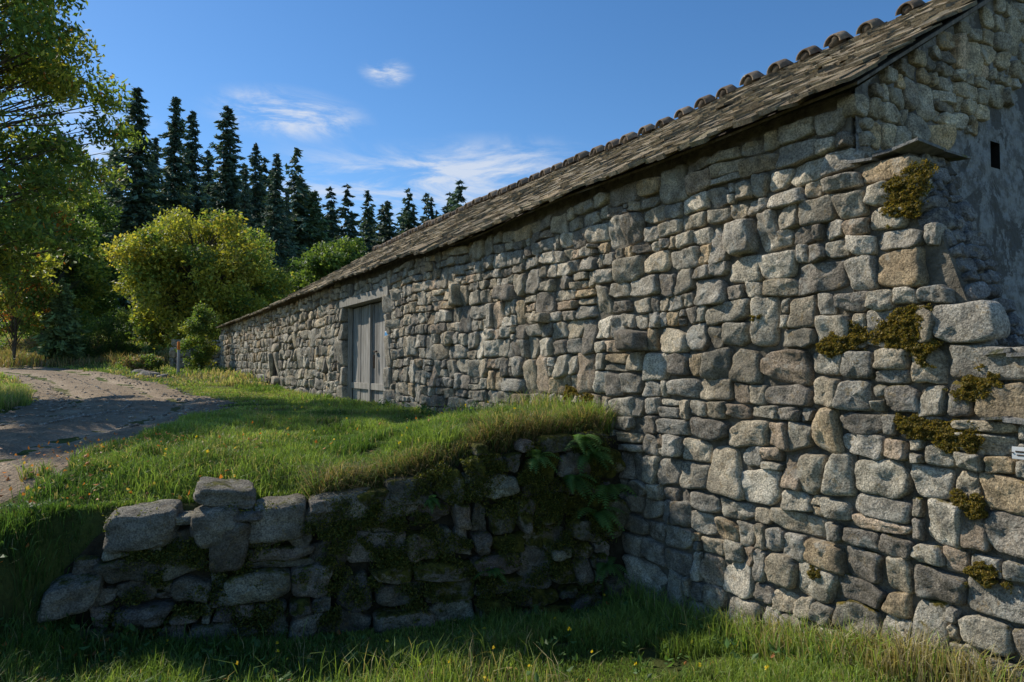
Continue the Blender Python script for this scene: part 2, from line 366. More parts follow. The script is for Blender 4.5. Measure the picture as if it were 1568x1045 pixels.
def slopeframe(ss,zz,H):
    sx=np.interp(zz,[2.15,2.42,2.94,3.4],[-3.3,-3.17,-3.0,-2.84]);return W(sx-H*.93,ss,zz+H*.35)
Q=layout(-.02,.42,2.12,3.36,.15,.10,rng)
Q=Q[(Q[:,0]>-.02)&(Q[:,1]<.48)]
V,F,C=stones(Q,slopeframe,rng,gap=.002,dep=(.005,.02),K=12,warp=(0,0),colf=lambda c,r:np.c_[np.tile([.2,.195,.19],(len(c),1))*r.uniform(.7,1.3,(len(c),1)),np.full(len(c),-.1)])
mesh('buttress_slope_stones',V,F,M_wall,C,smooth=True,parent=farm)
def slab(lst,name):
    a=Acc()
    for (s0,s1,u0,u1,z,t) in lst:
        n=max(2,int((s1-s0)/.12));e=np.linspace(s0,s1,n+1)
        for i in range(n):
            for jj in range(max(1,int((u1-u0)/.2))):
                nu=max(1,int((u1-u0)/.2));ua=u0+(u1-u0)*jj/nu;ub=u0+(u1-u0)*(jj+1)/nu
                o1=R.uniform(-.04,.02) if jj==0 else 0;c=W((e[i]+e[i+1])/2+R.normal(0,.01),(ua+o1+ub)/2,z+R.normal(0,.007));tl=R.normal(0,.08,2)
                AX=ax.copy();AX[0]=AX[0]+[0,0,tl[0]];AX[1]=AX[1]+[0,0,tl[1]*.4]
                V,F=boxes(c[None],np.array([[(e[i+1]-e[i])/2*1.05,(ub-ua-o1)/2*1.03,t/2*R.uniform(.7,1.3)]]),AX[None]);a.add(V,F,np.array([1,1,1])*R.uniform(.7,1.4))
    return a.obj(name,M_slab,parent=farm)
slab([(-2.93,-2.5,-.04,.5,3.375,.018),(-5.4,-3.22,-.05,.5,2.17,.022)],'buttress_ledge_slabs')
slab([(-5.4,-3.22,-.07,.02,1.83,.016)],'string_course_slab')
m,nt,o=newmat('patchy_render');co=nd(nt,'ShaderNodeTexCoord').outputs['Object']
n1=noise(nt,co,1.9,6,.72,.6);c=mixc(nt,ramp(nt,n1,.45,.49),(.15,.137,.118),(.42,.405,.375))
c=mixc(nt,mth(nt,'MULTIPLY',ramp(nt,noise(nt,co,9,5,.75),.40,.62),.8),c,(.15,.135,.115))
v=nd(nt,'ShaderNodeTexVoronoi',{'Vector':co,'Scale':8.0,'Randomness':1.0})
b=nd(nt,'ShaderNodeBump',{'Strength':1,'Distance':.07,'Height':mth(nt,'ADD',mth(nt,'ADD',noise(nt,co,12,6,.75),n1),mth(nt,'MULTIPLY',v.outputs['Distance'],-.7))})
p=nd(nt,'ShaderNodeBsdfPrincipled',{'Base Color':c,'Roughness':.95,'Normal':b.outputs[0]});nt.links.new(p.outputs[0],o.inputs[0]);M_render=m
UR=2.88
rt=lambda u:3.80+.6*(u+.2)
ha,hb,hc,hd=1.69,1.83,3.60,3.80
V=[];F=[]
def gq(*pts):
    k=len(V);V.extend(W(-2.50,u,z) for u,z in pts);F.append([k,k+1,k+2,k+3])
gq((.03,-.3),(ha,-.3),(ha,rt(ha)-.08),(.03,rt(.03)-.08));gq((hb,-.3),(UR,-.3),(UR,rt(UR)-.08),(hb,rt(hb)-.08))
gq((ha,-.3),(hb,-.3),(hb,hc),(ha,hc));gq((ha,hd),(hb,hd),(hb,rt(hb)-.08),(ha,rt(ha)-.08));gq((UR,-.3),(2*UR,-.3),(2*UR,rt(.03)-.08),(UR,rt(UR)-.08))
mesh('gable_render',np.array(V),np.array(F),M_render,parent=farm)
V=[W(s,u,z) for s in (-2.499,-2.2) for u,z in ((ha,hc),(hb,hc),(hb,hd),(ha,hd))]
mesh('gable_vent_opening',np.array(V),np.array([[0,1,5,4],[1,2,6,5],[2,3,7,6],[3,0,4,7],[4,5,6,7]]),M_dark,parent=farm)
def gframe(ss,zz,H): return W(-2.52-H,ss,zz)
Q=layout(0,3.2,2.9,5.8,.26,.15,rng)
cu=(Q[:,0]+Q[:,1])/2;cz=(Q[:,2]+Q[:,3])/2
Q=Q[(cz<rt(cu)-.12)&(cz>3.42)&((cz>rt(cu)-.85-.25*fb(cu*2,cz*2))|(cu<.5))&(cu>.04)&~((abs(cu-1.76)<.15)&(abs(cz-3.7)<.18))]
V,F,C=stones(Q,gframe,rng,gap=.005,K=16,dep=(.01,.04),warp=(.03,.03),colf=lambda c,r:colmain(c,r)*np.array([1.15,1.12,1.05,1])-np.array([0,0,0,.25]))  # wall tint raised and warmed, painting the gable stones as lit
mesh('gable_stones',V,F,M_wall,C,smooth=True,parent=farm)
# ---------------------------------------------------------------- roof
def roof(s0,s1,pitch,ur,rows,name,ez):
    a=Acc();ct,st=math.cos(pitch),math.sin(pitch)
    Ls=(ur+.2)/ct
    ex=Ls/rows
    for r in range(rows+1):
        s=s0+R.uniform(-.04,.04)
        while s<s1:
            ww=R.uniform(.07,.17);l=ex*R.uniform(1.25,1.8)
            d=r*ex+l/2-R.uniform(-.04,.05)-(.05 if r==0 else 0)
            sc_=s+ww/2
            t=R.uniform(.006,.015)*(1.5 if r==0 else 1)
            u=-.2+d*ct;z=ez(sc_)+d*st+.020+R.normal(0,.008)
            tl=R.normal(0,.04)
            ux=np.array([-Nn[0]*math.cos(pitch-.07+tl),-Nn[1]*math.cos(pitch-.07+tl),math.sin(pitch-.07+tl)])
            sx=np.array([D[0]+R.normal(0,.08),D[1]+R.normal(0,.08),R.normal(0,.06)]);nz=np.cross(sx,ux);nz/=np.linalg.norm(nz)
            V,F=boxes(W(sc_,u,z)[None],np.array([[ww/2*1.04,l/2,t]]),np.array([[sx,ux,nz]]))
            g=R.uniform(.78,1.2);wm=R.uniform(.95,1.07);a.add(V,F,[g*wm,g,g/wm*.95]);s+=ww
    a.obj(name,M_tile,parent=farm)
    n=40;ss=np.linspace(s0+.02,s1-.02,n);V=[]
    for s in ss:
        for (u,dz) in ((-.13,-.03),(ur,-.03),(ur,-.075),(-.13,-.05)):
            V.append(W(s,u,ez(s)+(u+.2)*st/ct+dz))
    F=[]
    for i in range(n-1):
        for j in range(4):F.append([i*4+j,i*4+(j+1)%4,i*4+4+(j+1)%4,i*4+4+j])
    F+= [[0,1,2,3],[(n-1)*4+3,(n-1)*4+2,(n-1)*4+1,(n-1)*4]]
    mesh(name+'_decking',np.array(V),np.array(F),M_wood,np.tile([.55,.48,.4],(len(V),1)),parent=farm)
    V=[W(s0+.02,ur+.01,ez(s0)+(ur+.2)*st/ct-.03),W(s1-.02,ur+.01,ez(s1)+(ur+.2)*st/ct-.03),W(s1-.02,2*ur+.2,ez(s1)-.05),W(s0+.02,2*ur+.2,ez(s0)-.05)]
    mesh(name+'_rear_slope',np.array(V),np.array([[0,1,2,3]]),M_tile,np.ones((4,3)),parent=farm)
S1=15.2
roof(-2.64,S1,math.atan(.6),UR,20,'lauze_roof',eave)
roof(S1,27.8,math.radians(24),UR,13,'rear_range_roof',lambda s:eave(s)-.03)
V=[W(27.5,.03,.8),W(27.5,5.8,.8),W(27.5,5.8,3.8),W(27.5,2.9,5.1),W(27.5,.03,3.8)];mesh('far_gable',np.array(V),np.array([[4,3,2,1,0]]),M_mortar,parent=farm)
V=[W(S1,.03,3.7),W(S1,5.7,3.7),W(S1,UR,rt(UR)-.06)];mesh('step_gable',np.array(V),np.array([[2,1,0]]),M_mortar,parent=farm)
a=Acc();s=-2.50
while s<S1:
    r=R.uniform(.095,.115);zc=eave(s)+.6*(UR+.2)+R.normal(0,.010)+.03
    nn=10
    th=np.linspace(0,math.pi,nn);tilt=R.normal(0,.06)
    def ring(u,rad,dz): return np.array([W(s+rad*math.cos(t)+ (u-UR)*tilt,u,zc+dz+rad*1.0*math.sin(t)) for t in th])
    u0,u1=UR-.20,UR+.2
    V=np.concatenate([ring(u0,r,-.07),ring(UR-.05,r*1.02,.0),ring(u1,r,-.05),ring(u1,r-.02,-.05),ring(UR-.05,r-.02,0),ring(u0,r-.02,-.07)])
    F=[]
    for k in range(6):
        k2=(k+1)%6
        for j in range(nn-1):F.append([k*nn+j,k*nn+j+1,k2*nn+j+1,k2*nn+j])
    g=R.uniform(.6,1.2);a.add(V,np.array(F),[g,g*.95,g*.9])
    V,F=lump(W(s,UR-.10,zc-.03),[r*.92,r*.92,r*.85],s*3,6,8,amp=.1);a.add(V,F,[.45,.42,.38])
    s+=R.uniform(.35,.44)
a.obj('ridge_tiles',M_cap,smooth=True,parent=farm)
# ---------------------------------------------------------------- retaining wall
rw=empty('retaining_wall')
topx=[-.6,-.2,.02,1.65,2.2,2.75,3.6,4.3];topz=[.62,.68,.95,1.02,1.14,1.33,1.46,1.5]
rfN=-rn
def rframe(ss,zz,H):
    back=.05*zz+.045*fb(ss*1.3,zz*1.3,7.7,2)
    x=A[0]+w[0]*ss+rfN[0]*(.33+H-back);y=A[1]+w[1]*ss+rfN[1]*(.33+H-back)
    return np.stack([x,y,zz],-1)
rng=np.random.default_rng(11)
Q=layout(-.6,4.15,-.15,1.7,.40,.24,rng,tall=.22)
cs=(Q[:,0]+Q[:,1])/2
top=np.interp(cs,topx,topz)+rng.normal(0,.03,len(cs));Q[:,3]=np.minimum(Q[:,3],top+.03)
Q=Q[(Q[:,3]-Q[:,2]>.07)&(cs>-.12)&(cs<4.1)]
def colret(c,rng):
    n=len(c);v=np.array([[.235,.215,.175]])*rng.uniform(.5,1.4,(n,1))*rng.uniform(.94,1.06,(n,3))
    return np.c_[v,-.04+.15*sm((c[:,0]-1.5)/1.2)+rng.normal(0,.11,n)]
V,F,C=stones(Q,rframe,rng,gap=.004,dep=(.0,.13),K=28,colf=colret,jit=.42,cut=.9,fine=1.9,warp=(.10,.10),back=-.15,lob=1.0)
mesh('facing_stones',V,F,M_ret,C,smooth=True,parent=rw)
ss=np.linspace(-.22,4.2,50);V=[]
for s in ss:
    tz_=float(np.interp(s,topx,topz))-.03
    for z,h in ((-.3,-.07),(tz_*.5,-.07),(tz_,-.08),(tz_,-.40)):
        V.append(rframe(np.array(s),np.array(z),np.array(h)))
V=np.array(V);F=[[i*4+j,i*4+4+j,i*4+5+j,i*4+1+j] for i in range(49) for j in range(3)]
mesh('earth_core',V,np.array(F),M_dirt,parent=rw)
def capblock(c,hx,hy,hz,ang,seed,nm):
    g=np.linspace(-1,1,13);V=[];F=[];n=0
    for axx in range(3):
        for sg in (-1,1):
            a_,b_=np.meshgrid(g,g,indexing='ij');p=np.zeros((13,13,3));p[...,axx]=sg;p[...,(axx+1)%3]=a_;p[...,(axx+2)%3]=b_
            ii=np.arange(169).reshape(13,13)+n;f=np.stack([ii[:-1,:-1],ii[1:,:-1],ii[1:,1:],ii[:-1,1:]],-1).reshape(-1,4)
            if sg<0:f=f[:,::-1]
            V.append(p.reshape(-1,3));F.append(f);n+=169
    V=np.concatenate(V);L=(np.abs(V)**6).sum(1)**(1/6)
    V=V/L[:,None];V=V*(1+.24*fb(V[:,0]*1.6+seed,V[:,1]*1.6,V[:,2]*1.6,4))[:,None]*[hx,hy,hz]
    tx,ty=math.sin(seed*1.7)*.16,math.cos(seed*2.1)*.12;V[:,2]+=V[:,0]*tx+V[:,1]*ty
    V[:,0]+=V[:,2]*math.sin(seed*3.1)*.3
    ca,sa=math.cos(ang),math.sin(ang);V=V@np.array([[ca,sa,0],[-sa,ca,0],[0,0,1]])+c
    mesh(nm,V,np.concatenate(F),M_ret,np.tile([.26,.238,.195,-.05],(len(V),1)),smooth=True,parent=rw)
def rp(s,z,h): return rframe(np.array(s),np.array(z),np.array(h))
capblock(rp(.84,1.13,-.10),.21,.17,.075,.42,3,'coping_block')
capblock(rp(.30,.93,-.02),.22,.17,.14,.15,9,'coping_block_1');capblock(rp(.80,.92,-.02),.18,.16,.13,.35,12,'coping_block_2')
capblock(rp(1.22,.93,-.04),.2,.16,.14,.33,15,'coping_block_3');capblock(rp(1.68,.98,-.08),.24,.16,.12,.25,19,'coping_block_4')
capblock(rp(2.15,1.0,-.06),.16,.14,.13,.4,23,'coping_block_5');capblock(rp(-.14,.50,.0),.17,.16,.12,.5,27,'coping_block_6')
# ---------------------------------------------------------------- grass
def blades(x,y,h,wd,lean,col,z=None,tipc=1.5):
    n=len(x);z=terr(x,y) if z is None else z
    an=R.uniform(0,2*math.pi,n);la=R.uniform(0,2*math.pi,n)
    px,py=np.cos(an)*wd/2,np.sin(an)*wd/2
    lx,ly=np.cos(la)*lean*h,np.sin(la)*lean*h
    V=np.zeros((n,5,3))
    V[:,0]=np.stack([x-px,y-py,z-.01],-1);V[:,1]=np.stack([x+px,y+py,z-.01],-1)
    V[:,2]=np.stack([x-px*.8+lx*.35,y-py*.8+ly*.35,z+h*.6],-1);V[:,3]=np.stack([x+px*.8+lx*.35,y+py*.8+ly*.35,z+h*.6],-1)
    V[:,4]=np.stack([x+lx,y+ly,z+h*(1-.35*lean)],-1)
    f=np.array([[0,1,3],[0,3,2],[2,3,4]]);F=(f[None]+5*np.arange(n)[:,None,None]).reshape(-1,3)
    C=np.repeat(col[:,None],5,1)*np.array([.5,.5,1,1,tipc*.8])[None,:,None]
    return V.reshape(-1,3),F,C.reshape(-1,3)
def gcol(x,y,n,dry=.12):
    t=sm(.6+1.1*fb(x*1.1,y*1.1,4.))[:,None]
    c=np.array([.09,.165,.035])*(1-t)+np.array([.24,.325,.075])*t
    c=c*R.uniform(.6,1.4,(n,1));m=R.random(n)<(dry*(.2+1.9*sm(.35+fb(x*.8+7,y*.8,1.))))
    c[m]=np.array([.42,.35,.18])*R.uniform(.6,1.2,(m.sum(),1));return c
def inwall(x,y):
    mm=(x-P0[0])*Nn[0]+(y-P0[1])*Nn[1];s=(x-P0[0])*D[0]+(y-P0[1])*D[1]
    return (mm<.02)&(s<28)
def scatter(n,x0,x1,y0,y1,hh,ww,dry,name,thr=-.45,fr=.8,rdm=1.6):
    x=R.uniform(x0,x1,n);y=R.uniform(y0,y1,n)
    q,a_=qa(x,y)
    ok=~inwall(x,y)&(np.abs(x)<fr*y+.4)&~((q<-.08)&(q>-.34)&(a_>.05))
    r=roadd(x,y);ok&=(r+.35*fb(x*2.5,y*2.5)>rdm)
    ok&=fb(x*3,y*3,9.)>thr
    r=r[ok];x,y=x[ok],y[ok];n=len(x);g=sm(.5+1.1*fb(x*1.7,y*1.7,2.))
    h=hh*(.35+1.15*g)*R.uniform(.45,1.5,n)
    h*=np.where((y>9)&(r<3.0),.5,1)
    q,a_=qa(x,y);h*=1+.8*((q>-.1)&(q<.35)&(a_>1.8))
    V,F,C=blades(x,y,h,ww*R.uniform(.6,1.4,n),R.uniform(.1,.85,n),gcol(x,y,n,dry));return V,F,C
G=Acc()
for args in ((160000,-4.2,3.2,2.9,6.5,.095,.0055,.12,'a'),(200000,-6.5,1.0,5.0,10.5,.07,.007,.14,'b'),(110000,-15,-.5,10,20,.08,.014,.16,'c',-.45,.8),(80000,-34,-3,19,48,.15,.035,.45,'d',-.6,.8),(50000,-70,10,45,90,.3,.09,.45,'e',-.8,.85)):
    G.add(*scatter(*args))
n=11000;s=R.uniform(1.5,4.0,n);k=R.uniform(-.05,.22,n);x=A[0]+w[0]*s-rfN[0]*(-.1-.05+k);y=A[1]+w[1]*s-rfN[1]*(-.1-.05+k)
h=R.uniform(.08,.30,n)*(.5+.8*sm(.5+fb(s*3,s*0,3.)))
V,F,C=blades(x,y,h,np.full(n,.006),R.uniform(.6,1.5,n),np.where(R.random((n,1))<.5,np.array([[.34,.26,.13]]),np.array([[.13,.19,.05]]))*R.uniform(.6,1.2,(n,1)),z=np.interp(s,topx,topz)+R.uniform(-.06,.1,n))
G.add(V,F,C)
for (cx,cy,rx,ry,n,h) in ((1.35,4.9,.9,.25,3600,.28),(-.6,4.3,.5,.3,700,.3),(2.0,4.2,.35,.4,900,.28),(-2.6,4.5,.7,.5,1500,.2),(-8.6,10.6,.5,1.2,4500,.32),(-10.9,14,.5,1.2,4000,.35)):
    x=R.normal(cx,rx,n);y=R.normal(cy,ry,n)
    if cx>0: y=6.42-(x-.9)*1.732-R.random(n)**2*.5-.1
    ok=~inwall(x,y)&(roadd(x,y)>1.6);x,y=x[ok],y[ok];n=len(x)
    G.add(*blades(x,y,h*R.uniform(.4,1.2,n),np.full(n,.007),R.uniform(.1,.8,n),gcol(x,y,n,.4)))
n=14000;x=R.uniform(-27,-15.5,n);y=R.normal(36,1.6,n)
G.add(*blades(x,y,R.uniform(.3,1.0,n)*sm(.6+fb(x*.5,y*.5)),np.full(n,.03),R.uniform(.1,.6,n),np.array([[.30,.20,.11],[.36,.29,.14],[.16,.2,.06]])[R.integers(0,3,n)]*R.uniform(.6,1.2,(n,1))))
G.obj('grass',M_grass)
# ---------------------------------------------------------------- leaves
def leaves(P,size,col,droop=0.,asp=.5,up=.35):
    n=len(P);a_=R.normal(0,1,(n,3));a_[:,2]-=droop;a_/=np.linalg.norm(a_,axis=1)[:,None]
    b_=R.normal(0,1,(n,3));nz=np.cross(a_,b_);nz/=np.linalg.norm(nz,axis=1)[:,None];nz[nz[:,2]<0]*=-1;nz[:,2]+=up
    b_=np.cross(nz,a_);b_/=np.linalg.norm(b_,axis=1)[:,None]
    s=np.asarray(size)[:,None] if np.ndim(size) else size
    V=np.stack([P-a_*s*.5,P+b_*s*asp*.5-nz*s*.06,P+a_*s*.5,P-b_*s*asp*.5-nz*s*.06],1)
    f=np.array([[0,1,2],[0,2,3]]);F=(f[None]+4*np.arange(n)[:,None,None]).reshape(-1,3)
    return V.reshape(-1,3),F,np.repeat(col,4,0)
def decid(name,base,H,crown,nclump,nleaf,lsize,pal,palw,seed,tr=.2,rclump=.9,droop=0.,trunk=True,asp=.55,shell=.45,vr=.8):
    global R
    R=np.random.default_rng(seed);par=empty(name)
    cx,cy,cz,rx,ry,rz=crown;base=np.array(base,float)
    Wd=Acc();top=np.array([base[0]+cx*.6,base[1]+cy*.6,base[2]+cz+rz*.5])
    if trunk:
        t=np.linspace(0,1,9)[:,None];P=base*(1-t)+top*t;P[:,0]+=.15*np.sin(t[:,0]*5);P[0,2]-=.3
        V,F=tube(P,tr*(1-.85*t[:,0])+.01,9);Wd.add(V,F)
    d=R.normal(0,1,(nclump,3));d/=np.linalg.norm(d,axis=1)[:,None]
    rad=(shell+(1-shell)*R.random(nclump)**.6)*(1+.13*fb(d[:,0]*2.2+seed,d[:,1]*2.2,d[:,2]*2.2)*2)
    Cc=base+[cx,cy,cz]+d*rad[:,None]*[rx,ry,rz]
    Cc=Cc[Cc[:,2]>base[2]+.15];nclump=len(Cc)
    rc=rclump*R.uniform(.45,1.3,nclump)
    for i in range(nclump):
        t0=np.clip((Cc[i,2]-base[2])/(top[2]-base[2])-.35,.15,.95);st=base*(1-t0)+top*t0
        mid=(st+Cc[i])/2+[0,0,.12*np.linalg.norm(Cc[i]-st)]
        V,F=tube([st,mid,Cc[i]],[tr*.25,tr*.12,tr*.03],5);Wd.add(V,F)
        for _ in range(2):
            e=Cc[i]+R.normal(0,.6,3)*rc[i];V,F=tube([mid,(mid+e)/2+R.normal(0,.08,3),e],[tr*.08,tr*.05,tr*.02],4);Wd.add(V,F)
    Wd.obj('trunk_and_limbs',M_bark,smooth=True,parent=par)
    k=R.choice(nclump,nleaf,p=rc**2/(rc**2).sum());g=R.normal(0,1,(nleaf,3));g/=np.linalg.norm(g,axis=1)[:,None]
    P=Cc[k]+g*(R.random(nleaf)**.45*rc[k])[:,None]*[1,1,vr]
    P+=R.normal(0,.12,P.shape)*rclump
    tint=R.choice(len(pal),nclump,p=palw);pc=np.array(pal)[tint][k]
    alt=R.random(nleaf)<.4;pc[alt]=np.array(pal)[R.choice(len(pal),alt.sum(),p=palw)]
    pc=pc*R.uniform(.6,1.4,(nleaf,1))*(.8+.3*R.random(nclump))[k][:,None]
    V,F,C=leaves(P,lsize*R.uniform(.6,1.3,nleaf),pc,droop,asp)
    mesh('foliage',V,F,M_leaf,C,parent=par);return par
def tz(x,y): return float(terr(np.array([x]),np.array([y]))[0])
gr=(.11,.175,.04);yg=(.34,.34,.06);dg=(.06,.11,.03);og=(.5,.2,.05);ylw=(.46,.39,.07);lg=(.2,.27,.06)
decid('ash_tree',(-13.6,14.2,tz(-13.6,14.2)),11,(.9,0,6.1,4.0,3.4,4.5),200,62000,.15,[gr,lg,yg,og],[.40,.38,.19,.03],21,.24,.60,.5,asp=.42,vr=.6)
decid('yellow_field_maple',(-16.6,36,tz(-16.6,36)),9,(.1,0,4.2,4.1,3.8,4.0),260,60000,.2,[yg,ylw,lg,gr],[.45,.20,.25,.10],5,.22,.75)
decid('birch_tree',(-28,41,tz(-28,41)),9,(0,0,5,3,3,4.4),110,26000,.24,[lg,yg,gr],[.4,.3,.3],8,.15,.75)
decid('alder_tree',(-31,46,tz(-31,46)),12,(0,0,6,4.5,4,5.6),140,32000,.28,[gr,dg,lg],[.5,.3,.2],9,.2,.95)
decid('maple_tree',(-24.6,33.6,tz(-24.6,33.6)),6,(0,0,3.7,1.7,1.7,2.4),60,10000,.17,[og,gr,lg,yg],[.25,.25,.25,.25],13,.08,.5)
decid('oak_tree',(-12.8,52,tz(-12.8,52)),8,(0,0,4.3,3.4,3.4,3.6),110,24000,.28,[gr,lg,dg],[.5,.3,.2],14,.2,.8)
decid('hazel_tree',(-24.5,60,tz(-24.5,60)),8,(0,0,4.0,4.4,3.4,3.8),110,24000,.3,[gr,lg,dg],[.4,.1,.5],15,.2,.9)
decid('hornbeam_tree',(-16.5,58,tz(-16.5,58)),8,(0,0,3.4,4.4,3.4,3.6),110,22000,.3,[gr,dg,lg],[.5,.3,.2],16,.2,.9)
decid('ivy_bush',(-12.75,27.9,tz(-12.75,27.9)),3,(0,0,1.2,.65,.7,1.5),60,9000,.10,[gr,yg,lg],[.5,.2,.3],17,.04,.28,shell=.3)
decid('bramble_hedge',(-24.5,37.5,tz(-24.5,37.5)),1.5,(0,0,.6,4.2,1.3,.9),80,14000,.14,[gr,yg,(.30,.21,.11),dg],[.2,.15,.5,.15],18,.03,.45,trunk=False,shell=.2)
decid('broom_shrub',(-21.2,36.5,tz(-21.2,36.5)),2,(0,0,1.1,2.2,1.2,1.5),60,11000,.16,[dg,gr,lg],[.4,.4,.2],19,.03,.45,trunk=False,asp=.2,shell=.2)
decid('broom_shrub',(-14.6,26.8,tz(-14.6,26.8)),1,(0,0,.3,.8,.5,.4),25,3500,.1,[gr,(.30,.21,.11),lg],[.4,.3,.3],20,.02,.25,trunk=False,shell=.2)
R=np.random.default_rng(99)
# ---------------------------------------------------------------- firs
def fir(H,Rd,seed,nw=58,nb=12,ns=20,base=.08,sz=.8,col=(.065,.105,.07)):
    r=np.random.default_rng(seed);B=[];S=[]
    hs=np.linspace(base,.985,nw)+r.uniform(-.006,.006,nw)
    for h in hs:
        n=max(3,int(nb*(1.1-h*.6)));pr=(1-h)**.62*Rd*(.75+.45*r.random())+.15
        for k in range(n):
            a_=r.uniform(0,2*math.pi);L=pr*r.uniform(.5,1.15)
            if r.random()<.12: L*=.4
            t=((np.arange(ns)+r.random(ns))/ns)**.8
            z=h*H-.30*L*t+.16*L*t**3+ .1*L+r.uniform(-.2,.2)
            sp=.34*L*(1.1-t)*r.uniform(-1,1,ns)
            B.append(np.stack([np.cos(a_)*L*t-np.sin(a_)*sp,np.sin(a_)*L*t+np.cos(a_)*sp,z+r.normal(0,.08,ns)],-1))
            S.append(np.full(ns,a_))
    P=np.concatenate(B);a_=np.concatenate(S)+r.normal(0,.6,len(P));n=len(P)
    d=np.stack([np.cos(a_),np.sin(a_),-.4+r.normal(0,.3,n)],-1);sd=np.stack([-np.sin(a_),np.cos(a_),r.normal(0,.5,n)],-1)
    s=(sz*r.uniform(.5,1.3,n)*np.clip(1.15-P[:,2]/H*.6,.4,1))[:,None]
    V=np.stack([P-d*s*.4,P+sd*s*.24-[0,0,.12],P+d*s*.8,P-sd*s*.24-[0,0,.12]],1).reshape(-1,3)
    f=np.array([[0,1,2],[0,2,3]]);F=(f[None]+4*np.arange(n)[:,None,None]).reshape(-1,3)
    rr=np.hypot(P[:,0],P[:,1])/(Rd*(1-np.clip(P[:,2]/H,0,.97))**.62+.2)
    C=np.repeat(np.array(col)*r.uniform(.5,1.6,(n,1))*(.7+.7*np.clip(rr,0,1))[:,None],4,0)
    tv,tf=tube([[0,0,-.5],[0,0,H*.5],[0,0,H]],[.012*H,.007*H,.01],6)
    return V,F,C,tv,tf
vars_=[fir(28,4.5,s,nw=50+2*s,col=(.075,.12,.08)) for s in (1,2,3,4)]
def place(V,x,y,z,s,sr,rot):
    c,s_=math.cos(rot),math.sin(rot);V=V*[sr,sr,s];return V@np.array([[c,s_,0],[-s_,c,0],[0,0,1]])+[x,y,z]
meshes=[]
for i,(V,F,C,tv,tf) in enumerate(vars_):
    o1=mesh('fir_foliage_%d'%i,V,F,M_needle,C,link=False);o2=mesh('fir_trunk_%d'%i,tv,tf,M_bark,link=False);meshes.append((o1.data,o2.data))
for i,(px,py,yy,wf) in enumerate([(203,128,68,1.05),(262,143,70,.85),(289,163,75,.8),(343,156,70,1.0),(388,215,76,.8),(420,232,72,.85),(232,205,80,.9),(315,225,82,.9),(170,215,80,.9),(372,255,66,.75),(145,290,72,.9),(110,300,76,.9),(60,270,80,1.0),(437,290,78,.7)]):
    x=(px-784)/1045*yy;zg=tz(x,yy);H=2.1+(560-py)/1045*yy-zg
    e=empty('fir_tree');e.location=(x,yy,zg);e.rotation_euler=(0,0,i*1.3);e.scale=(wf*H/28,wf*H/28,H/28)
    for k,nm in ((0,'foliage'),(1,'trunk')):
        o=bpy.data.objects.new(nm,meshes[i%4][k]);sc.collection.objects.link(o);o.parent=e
for (x,y,H,rr,cl,nm) in ((-26.6,91,0,5.0,(.11,.17,.075),'spruce_tree'),(-22.8,34.5,4.2,1.2,(.12,.17,.06),'pine_sapling')):
    zg=tz(x,y)
    if H==0: H=2.1+(560-288)/1045*y-zg
    V,F,C,tv,tf=fir(H,rr,17,nw=34 if H>5 else 18,sz=.7 if H>5 else .3,col=cl)
    e=empty(nm);e.location=(x,y,zg);mesh('foliage',V,F,M_needle,C,parent=e);mesh('trunk',tv,tf,M_bark,parent=e)
low=[fir(22,4.2,s,nw=30,nb=8,ns=9,base=.05,sz=1.25,col=(.075,.118,.075)) for s in (7,8,9)]
a=Acc()
for i in range(160):
    if i<75: px=R.uniform(-60,470);yy=R.uniform(84,125);H=R.uniform(19,25)
    else:
        px=R.uniform(450,760);yy=R.uniform(108,140);H=R.uniform(14,24)
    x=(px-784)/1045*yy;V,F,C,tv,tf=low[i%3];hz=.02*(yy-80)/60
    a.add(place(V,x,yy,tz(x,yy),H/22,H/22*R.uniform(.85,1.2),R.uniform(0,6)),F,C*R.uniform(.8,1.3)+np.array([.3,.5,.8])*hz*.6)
for i in range(60):
    px=R.uniform(-80,520);yy=R.uniform(68,84);x=(px-784)/1045*yy;r=R.uniform(2.5,4.5);zg=tz(x,yy);n=900
    g=R.normal(0,1,(n,3));g/=np.linalg.norm(g,axis=1)[:,None];P=np.array([x,yy,zg+r*.9])+g*(r*(.75+.3*fb(g[:,0]*2+i,g[:,1]*2,g[:,2]*2)*2))[:,None]*[1.1,1,1]
    c0=np.array([gr,lg,dg,yg][R.choice(4,p=[.4,.15,.35,.1])]);V,F,C=leaves(P,R.uniform(.4,.8,n),c0*R.uniform(.5,1.3,(n,1)));a.add(V,F,C)
a.obj('distant_forest',M_needle)
# ---------------------------------------------------------------- ferns / weeds
def frond(base,dirv,L,col,a):
    n=16;t=np.linspace(.05,1,n);d=np.array(dirv)/np.linalg.norm(dirv)
    P=np.array(base)+np.stack([d[0]*L*t,d[1]*L*t,L*(.75*t-.95*t*t)+d[2]*L*t],-1)
    sd=np.array([-d[1],d[0],0]);sd/=np.linalg.norm(sd)+1e-6;V=[];F=[]
    for i in range(n-1):
        wl=L*.24*math.sin(math.pi*min(1,.12+t[i]*.9))**.8
        for s in (-1,1):
            k=len(V);q=P[i];V+=[q,q+sd*s*wl*.5+[0,0,-.01]+(P[i+1]-P[i])*.1,q+sd*s*wl+(P[i+1]-P[i])*.7+np.array([0,0,-wl*.25]),P[i+1]*.75+q*.25]
            F.append([k,k+1,k+2]);F.append([k,k+2,k+3])
    a.add(np.array(V),np.array(F),np.array(col)*R.uniform(.7,1.3))
def fern_at(p,out,nf,L):
    a=Acc()
    for _ in range(nf):
        d=np.array([out[0],out[1],R.uniform(-.3,.5)])+np.r_[R.normal(0,.55,2),0];frond(p,d,L*R.uniform(.6,1.15),(.10,.19,.05),a)
    return a.obj('fern_plant',M_leaf)
